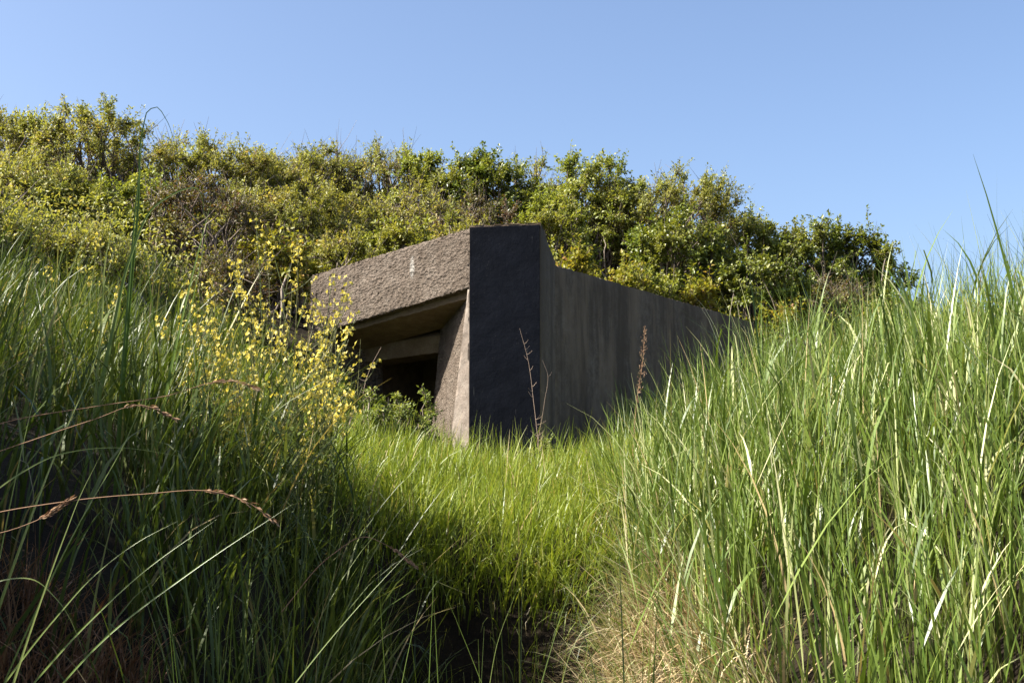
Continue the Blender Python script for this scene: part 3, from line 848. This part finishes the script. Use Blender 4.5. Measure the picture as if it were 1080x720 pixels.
def px_path(pts, D, root_px=None, dd=0.0):
    """photo pixels at depth D (dd: depth gained along the path); the path goes on downwards to its root in the ground"""
    n = len(pts)
    w = [ray(x, y, D + dd * i / max(n - 1, 1)) for i, (x, y) in enumerate(pts)]
    d = w[0] - w[1]
    slope = float(np.clip(d[0] / max(-d[2], .02), -1.1, 1.1))
    rx = w[0][0]; gz = w[0][2]
    for _ in range(6):
        gz = float(ground_z(np.array([rx]), np.array([D]))[0]) - .02
        rx = w[0][0] + slope * .8 * max(w[0][2] - gz, 0)
    if gz < w[0][2] - .03:
        w = [np.array((rx, D, gz))] + w
    return w

def ribbon(path, width, roll=0.6, fold=.3):
    """V-folded blade along a path"""
    S = len(path)
    tan = unit(np.gradient(path, axis=0))
    view = unit(-path + np.array((0, 0, EYE)))
    side = unit(np.cross(tan, view)); nrm = np.cross(side, tan)
    side = side * math.cos(roll) + nrm * math.sin(roll); nrm = np.cross(side, tan)
    t = np.linspace(0, 1, S)
    hw = (.5 * width * np.clip(np.minimum(.55 + t * 1.5, ((1 - t) / .65) ** .8), .03, 1))[:, None]
    v = np.stack([path - side * hw + nrm * hw * fold, path, path + side * hw + nrm * hw * fold], 1).reshape(-1, 3)
    i = np.arange(S * 3).reshape(S, 3)
    f = np.concatenate([np.stack([i[:-1, k], i[:-1, k + 1], i[1:, k + 1], i[1:, k]], -1) for k in (0, 1)])
    return v, f, np.repeat(t, 3)

def single_blade(label, pts, D, width, mat='blade_near', tone=.5, dd=0.0, roll=.5, root_px=None):
    w = px_path(pts, D, root_px, dd)
    path = catmull(w, 70)
    v, f, tt = ribbon(path, width, roll)
    g = Geo(); g.add(v - path[0], f, tone, tt)
    o = g.build("grass_blade", M[mat]); o.location = path[0]
    tag(o, label, "grass blade", "single grass blades standing out in front")
    return o

def seed_stalk(label, pts, D, head_from=.78, dd=0.0, seed=0, r=.0016, name="seed_stalk", head_r=.0035, root_px=None, mat='seed', nspk=46):
    rs = np.random.default_rng(seed)
    w = px_path(pts, D, root_px, dd)
    path = catmull(w, 40)
    root = empty(name, path[0])
    tag(root, label, "grass stalk", "seeding grass stalks")
    v, f = tubes(path[None], np.linspace(r, r * .45, 40)[None], 4)
    g = Geo(); g.add(v, f, .35); g.build("stem", M[mat], root, origin=path[0])
    n = nspk
    u = rs.uniform(head_from, 1, n); q = u * 39; i = np.minimum(q.astype(int), 38); fr = (q - i)[:, None]
    p = path[i] * (1 - fr) + path[i + 1] * fr
    tn = unit(path[i + 1] - path[i])
    off = unit(rs.normal(size=(n, 3)))
    env = np.sin(np.clip((u - head_from) / (1 - head_from), .08, .95) * math.pi) ** .6
    p = p + off * (rs.uniform(0, 1, n) * env * head_r)[:, None]
    v, f = leaves(rs, p, tn + off * .45, off + .01, rs.uniform(.010, .018, n), rs.uniform(.003, .005, n), .2)
    h = Geo(); h.add(v, f, np.repeat(rs.uniform(0, 1, n), 4)); o = h.build("seed_head", M[mat], root, origin=path[0]); o["kind"] = "stuff"
    return root

def flowering_weed(label, bpx, D, tip, seed, n_main=5, spread=.20, nfl=6):
    rs = np.random.default_rng(seed)
    bx = ray(bpx, 400, D)[0]
    base = np.array((bx, D, float(ground_z(np.array([bx]), np.array([D]))[0]) - .02))
    top = ray(tip[0], tip[1], D - .05) - base
    H = top[2]
    root = empty("flowering_weed", base)
    tag(root, label, "flowering weed", "yellow flowering weeds on the left bank")
    st = Geo(); lf = Geo(); fl = Geo()
    tips = [top] + [top * np.array((1, 1, rs.uniform(.62, .95))) + np.array((rs.normal(0, spread), rs.normal(0, spread * .7), 0)) for _ in range(n_main - 1)]
    ends = []
    for tp in tips:
        ctrl = tp * np.array((.25, .25, .6)) + rs.normal(0, .03, 3)
        t = np.linspace(0, 1, 12)[:, None]
        sp = 2 * ctrl * t * (1 - t) + tp * t * t + np.array((.02, .01, 0)) * rs.normal(size=3)
        sp[1:-1] += rs.normal(0, .003, (10, 3))
        v, f = tubes(sp[None], np.linspace(.0042, .0014, 12)[None], 5); st.add(v, f, rs.uniform(0, 1))
        ends.append((sp, 1.0))
        for b in range(rs.integers(2, 5)):
            u = rs.uniform(.4, .8); i = int(u * 11)
            d = unit(rs.normal(0, .6, 3) + np.array((0, 0, 1.0)))
            ln = rs.uniform(.12, .26) * min(H, 1)
            bs = sp[i] + d * ln * t + np.array((0, 0, .06)) * t * t
            v, f = tubes(bs[None], np.linspace(.0024, .001, 12)[None], 4); st.add(v, f, rs.uniform(0, 1))
            ends.append((bs, .75))
        # leaves
        nl = 14
        u = rs.uniform(.06, .75, nl); i = (u * 11).astype(int)
        for k in range(nl):
            d = unit(rs.normal(0, 1, 3) * np.array((1, 1, .35)) + np.array((0, 0, .25)))
            L = rs.uniform(.05, .13) * (1.15 - u[k]); wdt = L * rs.uniform(.28, .42)
            q = np.linspace(0, 1, 7)
            path = sp[i[k]] + d * L * q[:, None] - np.array((0, 0, 1)) * (L * .4) * (q ** 2)[:, None]
            sd = unit(np.cross(d, np.array((0, 0, 1.0))))
            prof = np.array([.12, .7, .45, 1.0, .6, .75, .05]) * wdt * .5
            nn = np.cross(sd, d)
            v = np.stack([path - sd * prof[:, None] + nn * prof[:, None] * .3, path, path + sd * prof[:, None] + nn * prof[:, None] * .3], 1).reshape(-1, 3)
            ii = np.arange(21).reshape(7, 3)
            f = np.concatenate([np.stack([ii[:-1, a], ii[:-1, a + 1], ii[1:, a + 1], ii[1:, a]], -1) for a in (0, 1)])
            lf.add(v, f, rs.uniform(0, 1))
    for sp, k in ends:
        n = int((nfl * 2.2 if k > .9 else nfl) * rs.uniform(.6, 1.2))
        ln = np.linalg.norm(sp[-1] - sp[0])
        ax = unit(sp[-1] - sp[-3])
        back = rs.uniform(0, .15, n) ** 1.0
        c = sp[-1] - ax * back[:, None]
        od = unit(rs.normal(size=(n, 3)) * np.array((1, 1, .5)) + np.array((0, 0, .35)))
        c = c + od * rs.uniform(.012, .034, n)[:, None]
        pd = np.stack([c - od * .022, c], 1)
        v, f = tubes(pd, np.full((n, 2), .0008), 3); st.add(v, f, .6)
        e1 = unit(np.cross(od, rs.normal(size=(n, 3)))); e2 = np.cross(od, e1)
        for a in range(4):
            th = a * math.pi / 2 + rs.normal(0, .15, n)[:, None]
            dr = e1 * np.cos(th) + e2 * np.sin(th)
            opn = rs.uniform(.1, .75, n)[:, None]
            v, f = leaves(rs, c, dr + od * opn, od, rs.uniform(.010, .016, n), rs.uniform(.009, .013, n), .1)
            fl.add(v, f, np.repeat(rs.uniform(0, 1, n), 4))
    st.build("stems", M['stem'], root); lf.build("leaves", M['weedleaf'], root)["kind"] = "stuff"
    fl.build("flowers", M['petal'], root)["kind"] = "stuff"
    return root

WEEDS = [
 ("tallest yellow-flowered weed, its top against the dark hollow", 280, 6.2, (268, 228), 6, .10),
 ("yellow-flowered weed just right of the tallest one", 300, 6.4, (318, 246), 5, .12),
 ("yellow-flowered weed reaching the left end of the lintel", 320, 6.3, (356, 286), 6, .12),
 ("yellow-flowered weed leaning furthest right over the opening", 326, 6.0, (380, 336), 5, .10),
 ("yellow-flowered weed left of the tallest one, half as high", 250, 6.0, (232, 288), 6, .12),
 ("leftmost yellow-flowered weed of the dense clump", 222, 5.8, (193, 298), 6, .13),
 ("low yellow-flowered weed in the front middle of the clump", 268, 5.6, (262, 338), 6, .14),
 ("low yellow-flowered weed at the front right of the clump", 305, 5.6, (306, 352), 6, .14),
 ("slender yellow-flowered weed below the lintel's left end", 345, 6.6, (338, 318), 5, .10),
 ("stray yellow-flowered weed among the tall stalks at left", 128, 7.2, (104, 238), 4, .14),
 ("yellow-flowered weed overlapping the lower left corner of the lintel", 332, 6.2, (366, 316), 6, .11),
 ("small yellow-flowered weed at the foot of the clump", 240, 5.4, (222, 372), 5, .14),
]
for i, (lab, b, D, tip, nm, spd) in enumerate(WEEDS):
    flowering_weed(lab, b, D, tip, 300 + i, nm, spd)

# small leafy weeds near the opening and the pillar
KINDS['weed'] = ('weedleaf', .034, .018, 8, 12, .10, .05)
def leafy_weed(label, px, pt, pw, D, seed):
    o = make_bush("leafy_weed", label, px, pt, pw, D, 'weed', seed, 1.0, cat="weed")
    o["group"] = "leafy weeds at the foot of the bunker"
leafy_weed("pale leafy weed growing in front of the dark opening", 438, 394, 76, 11.2, 401)
leafy_weed("bushy weed left of the dark opening under the flowers", 356, 372, 60, 10.2, 402)
leafy_weed("small pale weed at the lower right of the pillar", 572, 446, 34, 11.2, 403)
leafy_weed("small weed in front of the jamb at the pillar's left foot", 394, 402, 56, 10.8, 404)

# dead thorny stalk in front of the pillar
def dead_stalk(label, pts, D, side, seed, r=.005):
    rs = np.random.default_rng(seed)
    path = catmull(px_path(pts, D), 30)
    root = empty("dead_stalk", path[0])
    tag(root, label, "dead stalk", "bare dry stalks in front of the bunker")
    g = Geo(); v, f = tubes(path[None], np.linspace(r, r * .3, 30)[None], 5); g.add(v, f, .7)
    g.build("stem", M['twig_dry'], root, origin=path[0])
    for k in range(side):
        i = int(rs.uniform(8, 28)); d = unit(np.array((rs.choice((-1, 1)) * rs.uniform(.6, 1), rs.normal(0, .3), rs.uniform(.0, .5))))
        ln = rs.uniform(.05, .13) * (1.2 - i / 30); t = np.linspace(0, 1, 6)[:, None]
        sp = path[i] + d * ln * t + np.array((0, 0, .03)) * t * t
        g = Geo(); v, f = tubes(sp[None], np.linspace(r * .5, r * .2, 6)[None], 4); g.add(v, f, .9)
        g.build("side_twig", M['twig_dry'], root, origin=path[0])
    return root
dead_stalk("bare thorny dry stalk rising against the black pillar", [(568, 470), (563, 425), (557, 380), (548, 346)], 11.2, 16, 1, .0036)
dead_stalk("second dry stalk curving beside the thorny one at the pillar", [(568, 462), (574, 425), (577, 392), (572, 380)], 11.25, 5, 2, .0026)
dead_stalk("thin bare sapling in front of the dark opening", [(384, 440), (384, 410), (392, 385), (402, 366)], 11.0, 4, 3, .005)

# dock-like brown seed spike at the right
seed_stalk("brown spike of a dock plant standing before the side wall", [(668, 470), (672, 420), (678, 380), (680, 345)], 8.4, head_from=.55, seed=5, r=.003, name="dock_stalk", head_r=.035, nspk=260)

# tall stalks at left
single_blade("tallest reed stem at left, nearly straight up to the sky", [(134, 330), (143, 220), (153, 122)], 4.7, .012, tone=.1, roll=.3)
single_blade("drooping reed leaf at the top of the tallest stem", [(136, 330), (146, 215), (152, 130), (156, 117), (165, 113), (174, 124), (187, 162)], 4.72, .013, tone=.0, roll=.2)
single_blade("arching pale blade bending right below the tallest stem", [(120, 345), (138, 270), (165, 216), (208, 199), (217, 240)], 4.6, .016, tone=.7, roll=.3)
single_blade("straight blade right of the tallest stem", [(190, 345), (208, 270), (223, 212)], 4.8, .014, tone=.6)
single_blade("curled young blade between the tall stems", [(108, 330), (114, 260), (124, 232), (131, 236)], 4.6, .013, tone=1.0)
single_blade("slanting pale blade at far left below the skyline", [(-10, 330), (30, 240), (54, 178)], 4.4, .007, tone=.9)
single_blade("second slanting blade left of the tall stem", [(50, 330), (75, 240), (101, 192)], 4.5, .007, tone=.9)
single_blade("pale slanting blade just left of the arching one", [(60, 330), (90, 250), (134, 190)], 4.5, .007, tone=1.0)
single_blade("long thin blade crossing the flowers", [(170, 440), (200, 330), (222, 225)], 5.0, .008, tone=.7)
# blades in front, lower left
single_blade("bright upright blade in the dark lower left grass", [(70, 560), (84, 524), (107, 478)], 2.4, .007, tone=1.0)
single_blade("nearly flat bright blade over the shaded left bank", [(20, 500), (60, 480), (118, 472), (215, 485)], 2.7, .0045, tone=1.0, dd=.3)
single_blade("looping pale blade at the lower left edge", [(-20, 620), (6, 611), (35, 611), (60, 632), (98, 714)], 2.75, .0045, tone=1.0)
single_blade("slanting blade with a pale middle in the lower left", [(60, 650), (97, 609), (146, 571), (188, 549)], 2.7, .0045, tone=.8)
single_blade("long slanting blade right of the pale-middled one", [(100, 650), (150, 604), (229, 547)], 2.75, .0045, tone=.7)
single_blade("longest slanting blade across the shaded left bank", [(120, 665), (200, 604), (309, 531)], 2.75, .0045, tone=.6)
single_blade("blade slanting up at the left bank's dark middle", [(90, 540), (130, 470), (160, 400)], 2.9, .0045, tone=.8)
single_blade("lit blade left of the flowers over dark grass", [(24, 470), (40, 400), (50, 345)], 2.9, .0045, tone=.9)
single_blade("upright bright blade left of the flower clump", [(75, 440), (95, 395), (112, 340)], 2.9, .008, tone=1.0)
# blades in front, bottom centre
single_blade("upright blade in the middle of the dark gully", [(452, 730), (455, 660), (458, 590)], 2.7, .0045, tone=.6)
single_blade("left-leaning blade beside the upright gully blade", [(512, 730), (488, 670), (464, 612)], 2.7, .0045, tone=.7)
single_blade("right-leaning blade before the dark earth", [(515, 730), (524, 680), (546, 620)], 2.7, .0045, tone=.9)
single_blade("arched pale blade reaching over the dark earth at right", [(590, 730), (605, 680), (628, 648), (650, 632)], 2.75, .0045, tone=1.0)
single_blade("blade crossing low from the left before the gully", [(360, 660), (400, 615), (441, 572)], 2.75, .0045, tone=.8)
single_blade("slim blade at the bottom left of the gully", [(420, 740), (432, 680), (446, 622)], 2.5, .005, tone=.7)
# brown stems over the left bank
seed_stalk("long arched brown stalk drooping over the shaded left bank", [(-30, 548), (60, 530), (150, 521), (235, 520), (264, 531), (292, 552)], 2.5, seed=11, head_from=.86)
seed_stalk("upper brown stalk crossing the left bank below the flowers", [(-30, 458), (104, 428), (173, 418), (243, 402), (272, 410)], 3.0, seed=12, head_from=.9)
seed_stalk("middle brown stalk slanting up across the left bank", [(-20, 484), (40, 462), (100, 442), (150, 427), (184, 441)], 2.8, seed=13, head_from=.88)
seed_stalk("short brown stalk pointing down into the dark gully", [(350, 585), (385, 566), (410, 576), (438, 597)], 3.4, seed=14, head_from=.8)
seed_stalk("lower brown stalk rising at the left edge", [(-30, 570), (20, 556), (50, 543), (74, 526)], 2.5, seed=15, head_from=.9)

# unseen bushes added out of frame to throw shade on the left bank
def add_shade_bush(label, x, y, top, w, seed):
    rs = np.random.default_rng(seed)
    KINDS['side'] = ('lf_olive', .075, .045, 11, 20, .34, .05)
    g = float(ground_z(np.array([x]), np.array([y]))[0])
    # make_bush works from a pixel, so turn the place into one
    dz = (g + top - EYE) / y; el = math.atan(dz) - PITCH
    px = 540 + F * (x / y) * (math.cos(PITCH) - math.tan(el) * math.sin(PITCH))
    make_bush("shade_bush", label, px, 360 - F * math.tan(el), w * F / y, y, 'side', seed)["group"] = "unseen bushes added to shade the left bank"
add_shade_bush("unseen olive bush added on top of the left bank to shade it", -3.1, 3.3, 2.2, 2.2, 501)
add_shade_bush("second unseen olive bush added to shade the left bank", -3.6, 4.6, 1.9, 2.0, 502)
